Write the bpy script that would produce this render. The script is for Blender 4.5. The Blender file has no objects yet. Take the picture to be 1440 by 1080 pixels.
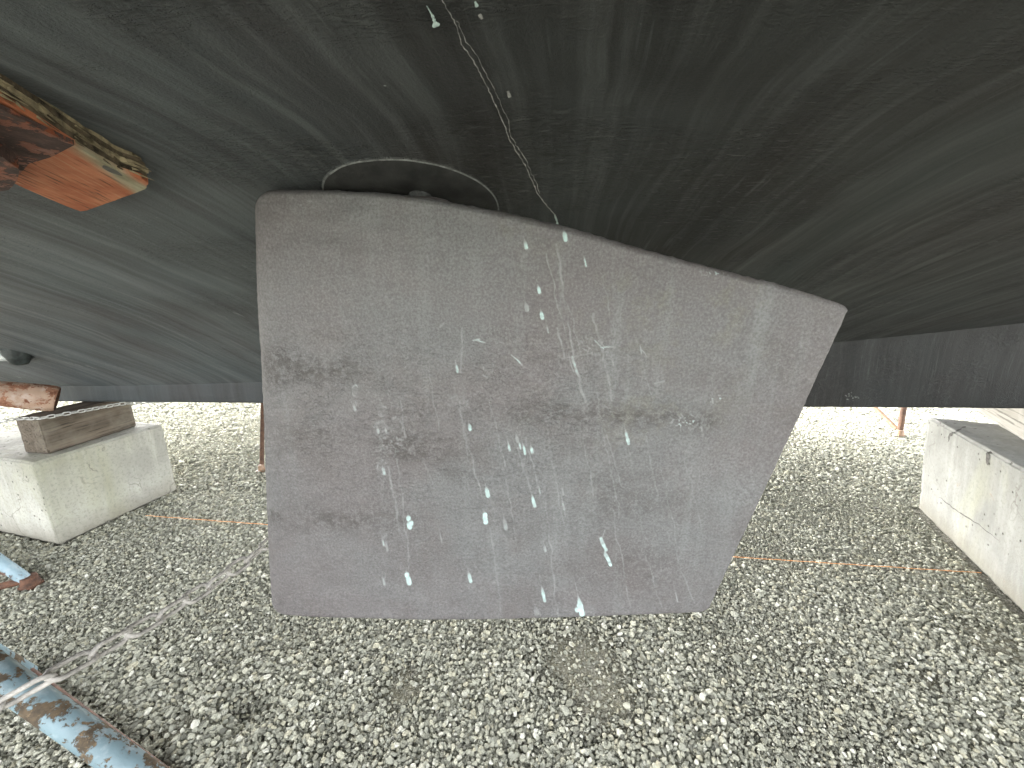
import bpy, bmesh, math, random
import numpy as np
from mathutils import Vector, Matrix, noise as mnoise

R = math.radians
random.seed(7)
rng = np.random.default_rng(11)
S = bpy.context.scene
C = S.collection

# ------------------------------------------------------------------ camera, sky, sun, exposure
F_PX = 541.0
PITCH = math.atan(.25)
cam_d = bpy.data.cameras.new('camera')
cam = bpy.data.objects.new('camera', cam_d); C.objects.link(cam)
cam.location = (0, 0, 1.0)
cam.rotation_euler = (R(90) - PITCH, 0, 0)
cam_d.sensor_width = 36; cam_d.lens = F_PX / 1440 * 36
cam_d.clip_start = .01; cam_d.clip_end = 2000
S.camera = cam

SUN_EL, SUN_AZ = R(36), R(-52)          # azimuth measured from +Y towards +X
W = bpy.data.worlds.new('World'); S.world = W; W.use_nodes = True
wn = W.node_tree
sky = wn.nodes.new('ShaderNodeTexSky'); sky.sky_type = 'NISHITA'; sky.sun_disc = False
sky.sun_elevation = SUN_EL; sky.sun_rotation = SUN_AZ
sky.dust_density = 3.0
hs = wn.nodes.new('ShaderNodeHueSaturation'); hs.inputs['Saturation'].default_value = .14
bg = wn.nodes['Background']; bg.inputs['Strength'].default_value = .15
wn.links.new(sky.outputs[0], hs.inputs['Color']); wn.links.new(hs.outputs[0], bg.inputs['Color'])
sun_d = bpy.data.lights.new('sun', 'SUN'); sun_d.energy = .5; sun_d.angle = R(14); sun_d.color = (1, .96, .88)
sun = bpy.data.objects.new('sun', sun_d); C.objects.link(sun)
sv = Vector((math.sin(SUN_AZ) * math.cos(SUN_EL), math.cos(SUN_AZ) * math.cos(SUN_EL), math.sin(SUN_EL)))
sun.rotation_euler = sv.to_track_quat('Z', 'Y').to_euler()
sun.location = sv * 20
S.view_settings.view_transform = 'Standard'; S.view_settings.look = 'None'
S.view_settings.exposure = 3.9; S.view_settings.gamma = 1
S.view_settings.use_curve_mapping = False
S.render.engine = 'CYCLES'
S.cycles.max_bounces = 8; S.cycles.diffuse_bounces = 5

# ------------------------------------------------------------------ helpers: rays, tags, meshes
cp, sp = math.cos(PITCH), math.sin(PITCH)
def ray(px, py):
    u = (px - 720) / F_PX; v = (py - 540) / F_PX
    return np.array((u, cp - v * sp, -sp - v * cp))
EYE = np.array((0, 0, 1.0))
def on_z(px, py, z=0.0):
    d = ray(px, py); return EYE + d * ((z - 1) / d[2])
def on_plane(px, py, p, n):
    d = ray(px, py); return EYE + d * (np.dot(np.asarray(p) - EYE, n) / np.dot(d, n))

def tag(o, label=None, cat=None, group=None, kind=None):
    if label: o['label'] = label
    if cat: o['category'] = cat
    if group: o['group'] = group
    if kind: o['kind'] = kind
    return o
def empty(name, loc=(0, 0, 0), rz=0):
    o = bpy.data.objects.new(name, None); C.objects.link(o)
    o.location = loc; o.rotation_euler = (0, 0, rz); o.empty_display_size = .05
    return o
def link_mesh(name, me, mats, parent=None, smooth=True):
    o = bpy.data.objects.new(name, me); C.objects.link(o)
    for m in (mats if isinstance(mats, (list, tuple)) else [mats]): me.materials.append(m)
    if smooth: me.polygons.foreach_set('use_smooth', [True] * len(me.polygons))
    if parent:
        o.parent = parent
    return o
class MB:
    """collects geometry for ONE mesh object"""
    def __init__(s): s.v = []; s.f = []; s.m = []; s.sm = []
    def add(s, vs, fs, mi=0, smooth=True):
        k = len(s.v); s.v += [tuple(map(float, p)) for p in vs]
        for f in fs: s.f.append(tuple(i + k for i in f)); s.m.append(mi); s.sm.append(smooth)
    def tube(s, pts, rad, n=14, mi=0, cap=True, inner=None):
        pts = [Vector(p) for p in pts]
        if not hasattr(rad, '__len__'): rad = [rad] * len(pts)
        t0 = (pts[1] - pts[0]).normalized()
        up = Vector((0, 0, 1)) if abs(t0.z) < .9 else Vector((1, 0, 0))
        a = t0.cross(up).normalized(); rings = []
        for i, p in enumerate(pts):
            t = (pts[min(i + 1, len(pts) - 1)] - pts[max(i - 1, 0)]).normalized()
            a = (a - t * a.dot(t)).normalized(); b = t.cross(a)
            rings.append([p + (a * math.cos(k * 2 * math.pi / n) + b * math.sin(k * 2 * math.pi / n)) * rad[i] for k in range(n)])
        vs = [p for r in rings for p in r]; fs = []
        for i in range(len(pts) - 1):
            for k in range(n):
                fs.append((i * n + k, i * n + (k + 1) % n, (i + 1) * n + (k + 1) % n, (i + 1) * n + k))
        s.add(vs, fs, mi)
        if cap:
            s.add(rings[0], [tuple(range(n))], mi, False); s.add(rings[-1], [tuple(range(n))[::-1]], mi, False)
    def obox(s, o, ax, ay, az, mi=0):
        o, ax, ay, az = map(Vector, (o, ax, ay, az))
        vs = [o + ax * i + ay * j + az * k for k in (0, 1) for j in (0, 1) for i in (0, 1)]
        s.add(vs, [(0, 2, 3, 1), (4, 5, 7, 6), (0, 1, 5, 4), (2, 6, 7, 3), (0, 4, 6, 2), (1, 3, 7, 5)], mi, False)
    def build(s, name, mats, parent=None):
        me = bpy.data.meshes.new(name); me.from_pydata(s.v, [], s.f); me.update()
        bm = bmesh.new(); bm.from_mesh(me); bmesh.ops.recalc_face_normals(bm, faces=bm.faces); bm.to_mesh(me); bm.free()
        o = link_mesh(name, me, mats, parent, False)
        me.polygons.foreach_set('material_index', s.m); me.polygons.foreach_set('use_smooth', s.sm)
        return o

def vnoise(x, y, seed=0):
    """smooth 2-D value noise for numpy arrays, 0..1"""
    x = np.asarray(x, float); y = np.asarray(y, float)
    xi = np.floor(x).astype(np.int64); yi = np.floor(y).astype(np.int64)
    fx = x - xi; fy = y - yi; fx = fx * fx * (3 - 2 * fx); fy = fy * fy * (3 - 2 * fy)
    def h(a, b):
        n = (a * 374761393 + b * 668265263 + seed * 974711) & 0xffffffff
        n = ((n ^ (n >> 13)) * 1274126177) & 0xffffffff
        return ((n ^ (n >> 16)) & 0xffff) / 65535.0
    return (h(xi, yi) * (1 - fx) + h(xi + 1, yi) * fx) * (1 - fy) + (h(xi, yi + 1) * (1 - fx) + h(xi + 1, yi + 1) * fx) * fy
def fbm(x, y, seed=0, o=4):
    t = 0; a = .5; n = 0
    for k in range(o):
        t = t + a * vnoise(x * 2 ** k, y * 2 ** k, seed + k); n += a; a *= .5
    return t / n

# ------------------------------------------------------------------ node helpers
def new_mat(name, rough=.6, spec=.5, metal=0):
    m = bpy.data.materials.new(name); m.use_nodes = True
    b = m.node_tree.nodes['Principled BSDF']
    b.inputs['Roughness'].default_value = rough; b.inputs['Metallic'].default_value = metal
    b.inputs['Specular IOR Level'].default_value = spec
    return m, m.node_tree, b
def nd(nt, t, ins=None, **props):
    n = nt.nodes.new('ShaderNode' + t)
    for k, v in props.items(): setattr(n, k, v)
    for k, v in (ins or {}).items(): put(nt, n.inputs[k], v)
    return n
def put(nt, sock, v):
    if isinstance(v, bpy.types.NodeSocket): nt.links.new(v, sock)
    elif isinstance(v, tuple) and len(v) == 3 and sock.type == 'RGBA': sock.default_value = (*v, 1)
    else: sock.default_value = v
def coords(nt, scale=(1, 1, 1), rot=(0, 0, 0), src=None):
    src = src or nd(nt, 'TexCoord').outputs['Object']
    return nd(nt, 'Mapping', {'Vector': src, 'Scale': scale, 'Rotation': rot}).outputs[0]
def noise(nt, vec, scale, detail=4, rough=.55, dist=0):
    return nd(nt, 'TexNoise', {'Vector': vec, 'Scale': scale, 'Detail': detail, 'Roughness': rough, 'Distortion': dist}).outputs[0]
def ramp(nt, fac, stops, interp='LINEAR'):
    n = nd(nt, 'ValToRGB', {0: fac}); cr = n.color_ramp; cr.interpolation = interp
    for i, (p, c) in enumerate(stops):
        e = cr.elements[i] if i < 2 else cr.elements.new(p)
        e.position = p; e.color = (*c, 1) if isinstance(c, tuple) else (c, c, c, 1)
    return n.outputs[0]
def mix(nt, fac, a, b, blend='MIX'):
    n = nt.nodes.new('ShaderNodeMix'); n.data_type = 'RGBA'; n.blend_type = blend; n.clamp_factor = True
    put(nt, n.inputs[0], fac); put(nt, n.inputs[6], a); put(nt, n.inputs[7], b)
    return n.outputs[2]
def mth(nt, op, a, b=0.0, clamp=False):
    n = nt.nodes.new('ShaderNodeMath'); n.operation = op; n.use_clamp = clamp
    put(nt, n.inputs[0], a); put(nt, n.inputs[1], b); return n.outputs[0]
def bump(nt, h, dist, strength=1.0, normal=None):
    n = nd(nt, 'Bump', {'Height': h, 'Distance': dist, 'Strength': strength})
    if normal: nt.links.new(normal, n.inputs['Normal'])
    return n.outputs[0]
def attr(nt, name): return nd(nt, 'Attribute', attribute_name=name).outputs['Fac']

# ------------------------------------------------------------------ materials
def mat_hull(name='black_antifouling', sk=1.0):
    m, nt, b = new_mat(name, .5, .32)
    oc = nd(nt, 'TexCoord').outputs['Object']
    warp = nd(nt, 'TexNoise', {'Vector': oc, 'Scale': 2.2, 'Detail': 3}).outputs['Color']
    wv = nd(nt, 'VectorMath', {0: oc, 1: nd(nt, 'VectorMath', {0: warp, 1: (.09, .09, .09)}, operation='MULTIPLY').outputs[0]}, operation='ADD').outputs[0]
    st1 = noise(nt, coords(nt, (14, .9, .9), src=wv), 1, 6, .6)
    st2 = noise(nt, coords(nt, (60, 2.2, 2.2), src=wv), 1, 5, .65)
    st0 = noise(nt, coords(nt, (5, .5, .5), src=wv), 1, 3, .5)
    st3 = noise(nt, coords(nt, (190, 9, 9), src=wv), 1, 3, .6)
    pat = noise(nt, wv, 3.2, 4, .55)
    pat2 = noise(nt, oc, 7.5, 5, .6)
    # grey-green paint forward, brown-black aft; the brighter light forward is painted in too
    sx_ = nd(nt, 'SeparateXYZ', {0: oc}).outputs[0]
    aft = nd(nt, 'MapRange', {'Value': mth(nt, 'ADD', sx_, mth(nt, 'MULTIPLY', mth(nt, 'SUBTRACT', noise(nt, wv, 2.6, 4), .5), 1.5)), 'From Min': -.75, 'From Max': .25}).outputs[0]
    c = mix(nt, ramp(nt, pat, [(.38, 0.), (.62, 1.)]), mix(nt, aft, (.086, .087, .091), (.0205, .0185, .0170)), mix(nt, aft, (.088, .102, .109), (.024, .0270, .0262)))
    c = mix(nt, ramp(nt, noise(nt, oc, 520, 3, .6), [(.40, .45), (.60, 0.)]), c, mix(nt, .5, c, (.0, .0, .0)))
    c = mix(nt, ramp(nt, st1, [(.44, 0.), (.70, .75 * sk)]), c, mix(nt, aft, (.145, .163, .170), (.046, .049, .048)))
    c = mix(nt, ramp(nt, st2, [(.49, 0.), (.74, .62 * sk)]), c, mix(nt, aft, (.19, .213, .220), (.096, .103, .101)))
    c = mix(nt, ramp(nt, st2, [(.26, .55 * sk), (.42, 0.)]), c, (.012, .011, .0105))
    c = mix(nt, mth(nt, 'MULTIPLY', ramp(nt, st3, [(.55, 0.), (.75, .65)]), ramp(nt, pat2, [(.45, 0.), (.65, 1.)])), c, (.11, .125, .12))
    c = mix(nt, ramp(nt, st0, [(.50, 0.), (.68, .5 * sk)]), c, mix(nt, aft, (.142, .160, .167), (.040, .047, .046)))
    # dry scuffs towards the bow
    sc = noise(nt, coords(nt, (60, 14, 14), src=wv), 1, 6, .72)
    scm = ramp(nt, noise(nt, oc, 2.7, 2), [(.56, 0.), (.66, 1.)])
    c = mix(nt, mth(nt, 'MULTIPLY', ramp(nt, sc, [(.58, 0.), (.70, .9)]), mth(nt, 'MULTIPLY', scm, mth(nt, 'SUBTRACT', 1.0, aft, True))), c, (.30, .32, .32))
    spk = nd(nt, 'TexVoronoi', {'Vector': oc, 'Scale': 42}, feature='F1').outputs['Distance']
    c = mix(nt, mth(nt, 'MULTIPLY', ramp(nt, spk, [(.03, .8), (.055, 0.)]), ramp(nt, pat2, [(.58, 0.), (.62, 1.)])), c, (.30, .33, .32))
    wr = noise(nt, coords(nt, (55, 230, 90)), 1, 5, .62, .6)
    wm = mth(nt, 'MULTIPLY', ramp(nt, noise(nt, oc, 5.0, 3), [(.44, 0.), (.58, 1.)]), nd(nt, 'MapRange', {'Value': sx_, 'From Min': -.7, 'From Max': -.1, 'To Min': .35, 'To Max': 1.0}).outputs[0])
    if sk < 1: wm = mth(nt, 'MULTIPLY', wm, .3)
    wrk = mth(nt, 'MULTIPLY', ramp(nt, wr, [(.50, 0.), (.60, 1.)]), wm)
    c = mix(nt, mth(nt, 'MULTIPLY', ramp(nt, wr, [(.57, 0.), (.66, .6)]), wm), c, (.085, .090, .087))
    c = mix(nt, mth(nt, 'MULTIPLY', ramp(nt, wr, [(.38, .7), (.46, 0.)]), wm), c, (.008, .0075, .007))
    if sk < 1: c = mix(nt, 1.0, c, (.62, .62, .62), 'MULTIPLY')
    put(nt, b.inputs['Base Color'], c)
    put(nt, b.inputs['Roughness'], ramp(nt, st1, [(.3, .68), (.7, .55)]))
    n1 = bump(nt, wrk, .0030, 1.0)
    n2 = bump(nt, noise(nt, oc, 380, 4, .65), 0.0014, .9, n1)
    n3 = bump(nt, st2, .0012, .5 * sk, n2)
    n3 = bump(nt, pat2, .004, .5, n3)
    put(nt, b.inputs['Normal'], n3)
    return m

def mat_rudder():
    m, nt, b = new_mat('grey_rudder_paint', .5, .45)
    oc = nd(nt, 'TexCoord').outputs['Object']
    big = noise(nt, coords(nt, (3.2, 3.2, 4.2)), 1, 4, .55, .4)
    blot = noise(nt, oc, 11, 5, .6, .3)
    vert = noise(nt, coords(nt, (34, 5, 2.6), rot=(0, R(-9), 0)), 1, 5, .6)
    c = mix(nt, ramp(nt, big, [(.40, 0.), (.60, 1.)]), (.106, .098, .099), (.110, .111, .112))
    c = mix(nt, ramp(nt, blot, [(.33, .5), (.52, 0.)]), c, (.088, .078, .077))
    c = mix(nt, mth(nt, 'MULTIPLY', ramp(nt, vert, [(.52, 0.), (.72, .75)]), attr(nt, 'wash')), c, (.160, .167, .167))
    olive = noise(nt, oc, 24, 4, .7)
    c = mix(nt, mth(nt, 'MULTIPLY', ramp(nt, olive, [(.50, 0.), (.62, .55)]), attr(nt, 'olive')), c, (.112, .108, .082))
    grit = noise(nt, oc, 110, 6, .78)
    c = mix(nt, mth(nt, 'MULTIPLY', ramp(nt, grit, [(.43, 0.), (.53, .78)]), attr(nt, 'stain')), c, (.040, .035, .032))
    fine = noise(nt, oc, 330, 4, .7)
    c = mix(nt, ramp(nt, fine, [(.38, .42), (.52, 0.)]), c, (.044, .040, .039))
    c = mix(nt, ramp(nt, fine, [(.53, 0.), (.70, .50)]), c, (.185, .182, .183))
    d = attr(nt, 'drip')
    c = mix(nt, d, c, mix(nt, ramp(nt, d, [(.45, 0.), (.95, 1.)]), (.26, .275, .272), (.40, .57, .55)))
    put(nt, b.inputs['Base Color'], c)
    put(nt, b.inputs['Roughness'], ramp(nt, blot, [(.3, .40), (.7, .58)]))
    # leathery wrinkles
    wv = nd(nt, 'TexNoise', {'Vector': oc, 'Scale': 45, 'Detail': 3}).outputs['Color']
    vv = nd(nt, 'VectorMath', {0: oc, 1: nd(nt, 'VectorMath', {0: wv, 1: (.016, .016, .016)}, operation='MULTIPLY').outputs[0]}, operation='ADD').outputs[0]
    wr = noise(nt, coords(nt, (105, 105, 200), src=vv), 1, 5, .6, .8)
    edge = ramp(nt, wr, [(.46, 0.), (.505, 1.), (.60, .75)])
    n1 = bump(nt, mth(nt, 'MULTIPLY', edge, attr(nt, 'wrinkle')), .0011, .62)
    n2 = bump(nt, noise(nt, oc, 300, 4, .65), .0007, .55, n1)
    n3 = bump(nt, noise(nt, oc, 26, 3, .5), .004, .45, n2)
    n4 = bump(nt, d, .0006, .8, n3)
    put(nt, b.inputs['Normal'], n4)
    return m

def mat_concrete(name, stain=(.30, .30, .20), base=(.45, .445, .395)):
    m, nt, b = new_mat(name, .88, .25)
    oc = nd(nt, 'TexCoord').outputs['Object']
    n1 = noise(nt, oc, 4, 6, .6)
    c = mix(nt, ramp(nt, n1, [(.35, 0.), (.68, 1.)]), tuple(x * .68 for x in base), base)
    vs = noise(nt, coords(nt, (26, 26, 1.6)), 1, 5, .6)
    c = mix(nt, ramp(nt, vs, [(.5, 0.), (.75, .55)]), c, tuple(min(.6, x * 1.25) for x in base))
    c = mix(nt, ramp(nt, vs, [(.26, .5), (.42, 0.)]), c, (.30, .295, .265))
    gs = noise(nt, coords(nt, (5, 5, 1.5)), 1, 4, .55, .5)
    c = mix(nt, ramp(nt, gs, [(.56, 0.), (.72, .55)]), c, stain)
    rs = noise(nt, coords(nt, (7, 7, 14)), 1, 5, .7, 1)
    c = mix(nt, ramp(nt, rs, [(.66, 0.), (.74, .6)]), c, (.25, .17, .11))
    f = noise(nt, oc, 90, 4, .7)
    c = mix(nt, ramp(nt, f, [(.36, .5), (.50, 0.)]), c, (.20, .195, .17))
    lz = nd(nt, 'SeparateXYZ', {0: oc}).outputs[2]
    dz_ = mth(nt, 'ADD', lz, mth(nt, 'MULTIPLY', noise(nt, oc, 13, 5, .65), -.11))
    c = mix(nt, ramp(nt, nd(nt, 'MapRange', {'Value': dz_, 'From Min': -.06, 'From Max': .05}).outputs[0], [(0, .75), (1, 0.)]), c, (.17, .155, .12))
    crk_ = nd(nt, 'TexVoronoi', {'Vector': nd(nt, 'VectorMath', {0: oc, 1: nd(nt, 'VectorMath', {0: nd(nt, 'TexNoise', {'Vector': oc, 'Scale': 9, 'Detail': 4}).outputs['Color'], 1: (.16, .16, .16)}, operation='MULTIPLY').outputs[0]}, operation='ADD').outputs[0], 'Scale': 3.1}, feature='DISTANCE_TO_EDGE').outputs['Distance']
    crm = mth(nt, 'MULTIPLY', ramp(nt, crk_, [(.002, 1.), (.009, 0.)]), ramp(nt, noise(nt, oc, 3.5, 2), [(.50, 0.), (.56, .7)]))
    c = mix(nt, crm, c, (.13, .12, .10))
    v = nd(nt, 'TexVoronoi', {'Vector': oc, 'Scale': 34, 'Randomness': 1}, feature='F1')
    pit = ramp(nt, v.outputs['Distance'], [(.07, 1.), (.18, 0.)])
    sel = ramp(nt, nd(nt, 'SeparateColor', {0: v.outputs['Color']}).outputs[0], [(.45, 0.), (.47, 1.)])
    pm = mth(nt, 'MULTIPLY', pit, sel)
    c = mix(nt, mth(nt, 'MULTIPLY', pm, .9), c, (.10, .095, .08))
    put(nt, b.inputs['Base Color'], c)
    n2 = bump(nt, mth(nt, 'MULTIPLY', pm, -1.0), .004, .8)
    n3 = bump(nt, f, .003, .4, n2)
    put(nt, b.inputs['Normal'], bump(nt, n1, .01, .4, n3))
    return m

def mat_wood(name, dark, light, axis='Y', wear=(.30, .27, .22)):
    m, nt, b = new_mat(name, .8, .25)
    oc = nd(nt, 'TexCoord').outputs['Object']
    sc = {'X': (1.2, 26, 26), 'Y': (26, 1.2, 26)}[axis]
    g = noise(nt, coords(nt, sc), 1, 6, .65, .9)
    g2 = noise(nt, coords(nt, tuple(x * 4 for x in sc)), 1, 4, .6, .3)
    c = mix(nt, ramp(nt, g, [(.34, 0.), (.66, 1.)]), dark, light)
    c = mix(nt, ramp(nt, g2, [(.36, .75), (.47, 0.)]), c, tuple(x * .35 for x in dark))
    c = mix(nt, ramp(nt, noise(nt, oc, 9, 5, .6), [(.50, 0.), (.72, .6)]), c, wear)
    put(nt, b.inputs['Base Color'], c)
    put(nt, b.inputs['Normal'], bump(nt, g2, .003, .7, bump(nt, g, .004, .6)))
    return m

def mat_rust(name, paint=None, cover=.5, rust=((.05, .026, .017), (.13, .062, .036)), scale=1.0):
    m, nt, b = new_mat(name, .75, .35)
    oc = nd(nt, 'TexCoord').outputs['Object']
    r1 = noise(nt, oc, 40 * scale, 6, .7)
    c = mix(nt, ramp(nt, r1, [(.38, 0.), (.64, 1.)]), rust[0], rust[1])
    c = mix(nt, ramp(nt, noise(nt, oc, 130 * scale, 4, .7), [(.56, 0.), (.72, .7)]), c, tuple(min(1, x * 1.9) for x in rust[1]))
    if paint:
        k = noise(nt, oc, 20 * scale, 7, .70, .3)
        msk = ramp(nt, k, [(cover, 0.), (cover + .025, 1.)])
        fleck = ramp(nt, noise(nt, oc, 60 * scale, 5, .7), [(.37, 0.), (.41, 1.)])
        msk = mth(nt, 'MULTIPLY', msk, fleck)
        p = mix(nt, ramp(nt, noise(nt, oc, 9, 4, .6), [(.35, 0.), (.65, 1.)]), tuple(x * .72 for x in paint), paint)
        p = mix(nt, ramp(nt, noise(nt, oc, 28, 5, .6), [(.52, 0.), (.70, .55)]), p, tuple(.5 * x + .28 for x in paint))
        c = mix(nt, msk, c, p)
        put(nt, b.inputs['Roughness'], ramp(nt, msk, [(0, .85), (1, .5)]))
        nn = bump(nt, msk, .001, .7)
    else: nn = None
    put(nt, b.inputs['Base Color'], c)
    put(nt, b.inputs['Normal'], bump(nt, r1, .002, .6, nn))
    return m

def flat_mat(name, col, rough=.7, var=.25, scale=60, bmp=.001):
    m, nt, b = new_mat(name, rough, .35)
    oc = nd(nt, 'TexCoord').outputs['Object']
    n = noise(nt, oc, scale, 5, .65)
    put(nt, b.inputs['Base Color'], mix(nt, ramp(nt, n, [(.35, 0.), (.65, 1.)]), tuple(x * (1 - var) for x in col), tuple(min(1, x * (1 + var)) for x in col)))
    put(nt, b.inputs['Normal'], bump(nt, n, bmp, .6))
    return m

def mat_stone():
    m, nt, b = new_mat('crushed_stone', .82, .3)
    rnd = nd(nt, 'ObjectInfo').outputs['Random']
    oc = nd(nt, 'TexCoord').outputs['Object']
    c = ramp(nt, rnd, [(0, (.16, .16, .14)), (.15, (.30, .30, .26)), (.36, (.52, .515, .445)), (.52, (.40, .405, .365)),
                       (.70, (.64, .63, .54)), (.82, (.52, .49, .39)), (.92, (.72, .71, .64)), (1, (.85, .84, .79))])
    n = noise(nt, oc, 2.4, 6, .65)
    c = mix(nt, ramp(nt, n, [(.32, .55), (.60, 0.)]), c, mix(nt, .5, c, (.24, .235, .20)))
    c = mix(nt, ramp(nt, noise(nt, oc, 9, 3), [(.58, 0.), (.72, .4)]), c, (.55, .55, .50))
    c = mix(nt, 1.0, c, (1.0, 1.0, .925), 'MULTIPLY')
    put(nt, b.inputs['Base Color'], c)
    put(nt, b.inputs['Normal'], bump(nt, noise(nt, oc, 5, 5, .7), .12, .6))
    return m
def mat_ground():
    m, nt, b = new_mat('gravel_bed', .95, .15)
    oc = nd(nt, 'TexCoord').outputs['Object']
    v = nd(nt, 'TexVoronoi', {'Vector': oc, 'Scale': 70}, feature='F1')
    g = nd(nt, 'SeparateColor', {0: v.outputs['Color']}).outputs[0]
    v2 = nd(nt, 'TexVoronoi', {'Vector': oc, 'Scale': 260}, feature='F1')
    g2 = nd(nt, 'SeparateColor', {0: v2.outputs['Color']}).outputs[0]
    c = ramp(nt, g, [(0, (.20, .195, .155)), (.5, (.33, .32, .265)), (1, (.50, .49, .42))])
    c2 = ramp(nt, g2, [(0, (.16, .152, .118)), (.6, (.31, .30, .245)), (1, (.52, .50, .43))])
    c = mix(nt, .6, c, c2)
    moss = mth(nt, 'MULTIPLY', attr(nt, 'moss'), ramp(nt, noise(nt, oc, 30, 5, .7), [(.35, .2), (.6, 1.)]))
    c = mix(nt, moss, c, mix(nt, .5, (.21, .20, .125), c2))
    put(nt, b.inputs['Base Color'], c)
    put(nt, b.inputs['Normal'], bump(nt, v2.outputs['Distance'], .004, 1, bump(nt, v.outputs['Distance'], .012, 1)))
    return m

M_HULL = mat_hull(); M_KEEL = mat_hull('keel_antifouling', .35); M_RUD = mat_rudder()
M_CON = mat_concrete('pale_concrete'); M_CON2 = mat_concrete('streaked_concrete', (.36, .36, .25), (.30, .30, .275))
M_WOOD = mat_wood('weathered_timber', (.075, .060, .045), (.15, .122, .092), 'Y', (.20, .18, .145))
M_WOOD2 = mat_wood('grey_timber', (.23, .215, .18), (.36, .34, .30), 'Y', (.40, .38, .34))
M_BLUE = mat_rust('blue_paint_over_rust', (.165, .235, .262), .435, ((.045, .034, .022), (.12, .085, .05)))
M_RUST = mat_rust('dark_rust'); M_BLUE2 = mat_rust('pale_blue_paint', (.24, .34, .39), .26)
M_PIPE = mat_rust('orange_rust', (.46, .32, .235), .47, ((.17, .070, .040), (.36, .19, .12)))
M_ORUST = mat_rust('brown_rust', None, .5, ((.05, .028, .018), (.12, .065, .04)))
M_TAN = mat_rust('tan_primer', (.26, .17, .11), .36, ((.08, .045, .03), (.16, .09, .055)))
M_STEEL = mat_rust('plate_steel', (.24, .070, .030), .50, ((.045, .028, .024), (.10, .062, .052)), 1.6)
M_GALV = flat_mat('dusty_galvanised', (.29, .275, .25), .62, .3, 90)
M_PALE = flat_mat('pale_paint_run', (.42, .52, .50), .5, .15, 200, .0002)
M_CRACK = flat_mat('crack_edge', (.30, .30, .29), .7, .5, 160, .0002)
M_DARK = flat_mat('dark_crack', (.10, .095, .085), .9, .3, 120)
M_STONE = mat_stone(); M_GROUND = mat_ground()

# ------------------------------------------------------------------ ground
HOLE = on_z(350, 1000)[:2]
MOSS = [(on_z(820, 930), .13, 1.0), (on_z(850, 990), .12, .7), (on_z(560, 965), .07, .9), (on_z(250, 1030), .05, .7), (on_z(1180, 860), .06, .5),
        (on_z(1010, 900), .06, .4), (on_z(240, 900), .06, .5), (on_z(1400, 900), .14, .6), (on_z(1290, 950), .10, .5), (on_z(460, 930), .06, .4)]
def ground_h(x, y):
    h = .016 * (fbm(x * 1.6 + 9, y * 1.6 + 4, 3, 3) - .5) * 2
    d = np.hypot(x - HOLE[0], y - HOLE[1])
    h = h - .020 * np.exp(-(d / .045) ** 2) + .010 * np.exp(-((d - .11) / .05) ** 2)
    far = np.clip((np.hypot(x, y) - 6) / 3, 0, 1)
    return h * (1 - far)
def moss_at(x, y):
    m = 0 * x
    for p, r, s in MOSS:
        m = np.maximum(m, s * np.exp(-((x - p[0]) ** 2 + (y - p[1]) ** 2) / r ** 2))
    n = fbm(x * 9, y * 9, 21, 4)
    return np.clip((m * 1.5 * (.35 + 1.3 * n) - .25) * 1.4, 0, 1)
gx = np.concatenate([[-1500, -300, -80, -30, -15, -9], np.arange(-6, -1.8, .05), np.arange(-1.8, 1.8, .0125), np.arange(1.8, 6.001, .05), [9, 15, 30, 80, 300, 1500]])
gy = np.concatenate([[-1500, -300, -80, -30, -12, -5], np.arange(-2, .2, .05), np.arange(.2, 1.4, .0125), np.arange(1.4, 6.001, .05), [9, 15, 30, 80, 300, 1500]])
GX, GY = np.meshgrid(gx, gy)
GZ = ground_h(GX, GY) - .0040 + .0042 * moss_at(GX, GY)
nx, ny = len(gx), len(gy)
idx = np.arange(nx * ny).reshape(ny, nx)
faces = np.stack([idx[:-1, :-1], idx[:-1, 1:], idx[1:, 1:], idx[1:, :-1]], -1).reshape(-1, 4)
me = bpy.data.meshes.new('ground')
me.from_pydata(np.stack([GX, GY, GZ], -1).reshape(-1, 3).tolist(), [], faces.tolist())
a = me.attributes.new('moss', 'FLOAT', 'POINT'); a.data.foreach_set('value', moss_at(GX, GY).reshape(-1))
tag(link_mesh('ground', me, M_GROUND), 'grey gravel yard ground under the boat', 'ground', kind='structure')

# ------------------------------------------------------------------ boat
TH = math.atan2(-.32, 3.86)
K0 = np.array((0, 1.466))
boat = empty('boat', (K0[0], K0[1], 0), TH)
tag(boat, 'dark antifouled boat hull propped above gravel with a grey slab rudder', 'boat')
ct, st_ = math.cos(TH), math.sin(TH)
def to_local(p):
    dx, dy = p[0] - K0[0], p[1] - K0[1]
    return np.array((dx * ct + dy * st_, -dx * st_ + dy * ct, p[2]))
def to_world(p):
    return np.array((K0[0] + p[0] * ct - p[1] * st_, K0[1] + p[0] * st_ + p[1] * ct, p[2]))
def zj(s): return .693 + .0843 * s + .0141 * s * s
def hull_z(s, w):
    """height of the port bottom at boat station s, distance w outboard of the keel"""
    sc = np.clip(s, -3.2, 3.2)
    zo = 1.150 + .012 * sc
    q = np.clip(w / 1.10, 0, 1)
    z = zj(sc) + (zo - zj(sc)) * (1 - (1 - q) ** 1.5)
    return z + np.where(w > 1.10, .035 * (w - 1.10), 0) + np.where(w > 1.10, .02 * (w - 1.10) ** 2, 0)
def on_hull(px, py, off=0.0):
    d = ray(px, py); lo = .05
    for i in range(1, 4000):
        t = .05 + i * .001
        l = to_local(EYE + d * t)
        if l[2] >= hull_z(l[0], -l[1]) - off:
            lo_, hi = t - .001, t
            for _ in range(20):
                mid = (lo_ + hi) / 2; l = to_local(EYE + d * mid)
                if l[2] >= hull_z(l[0], -l[1]) - off: hi = mid
                else: lo_ = mid
            return EYE + d * hi
    return EYE + d * 2
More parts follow.
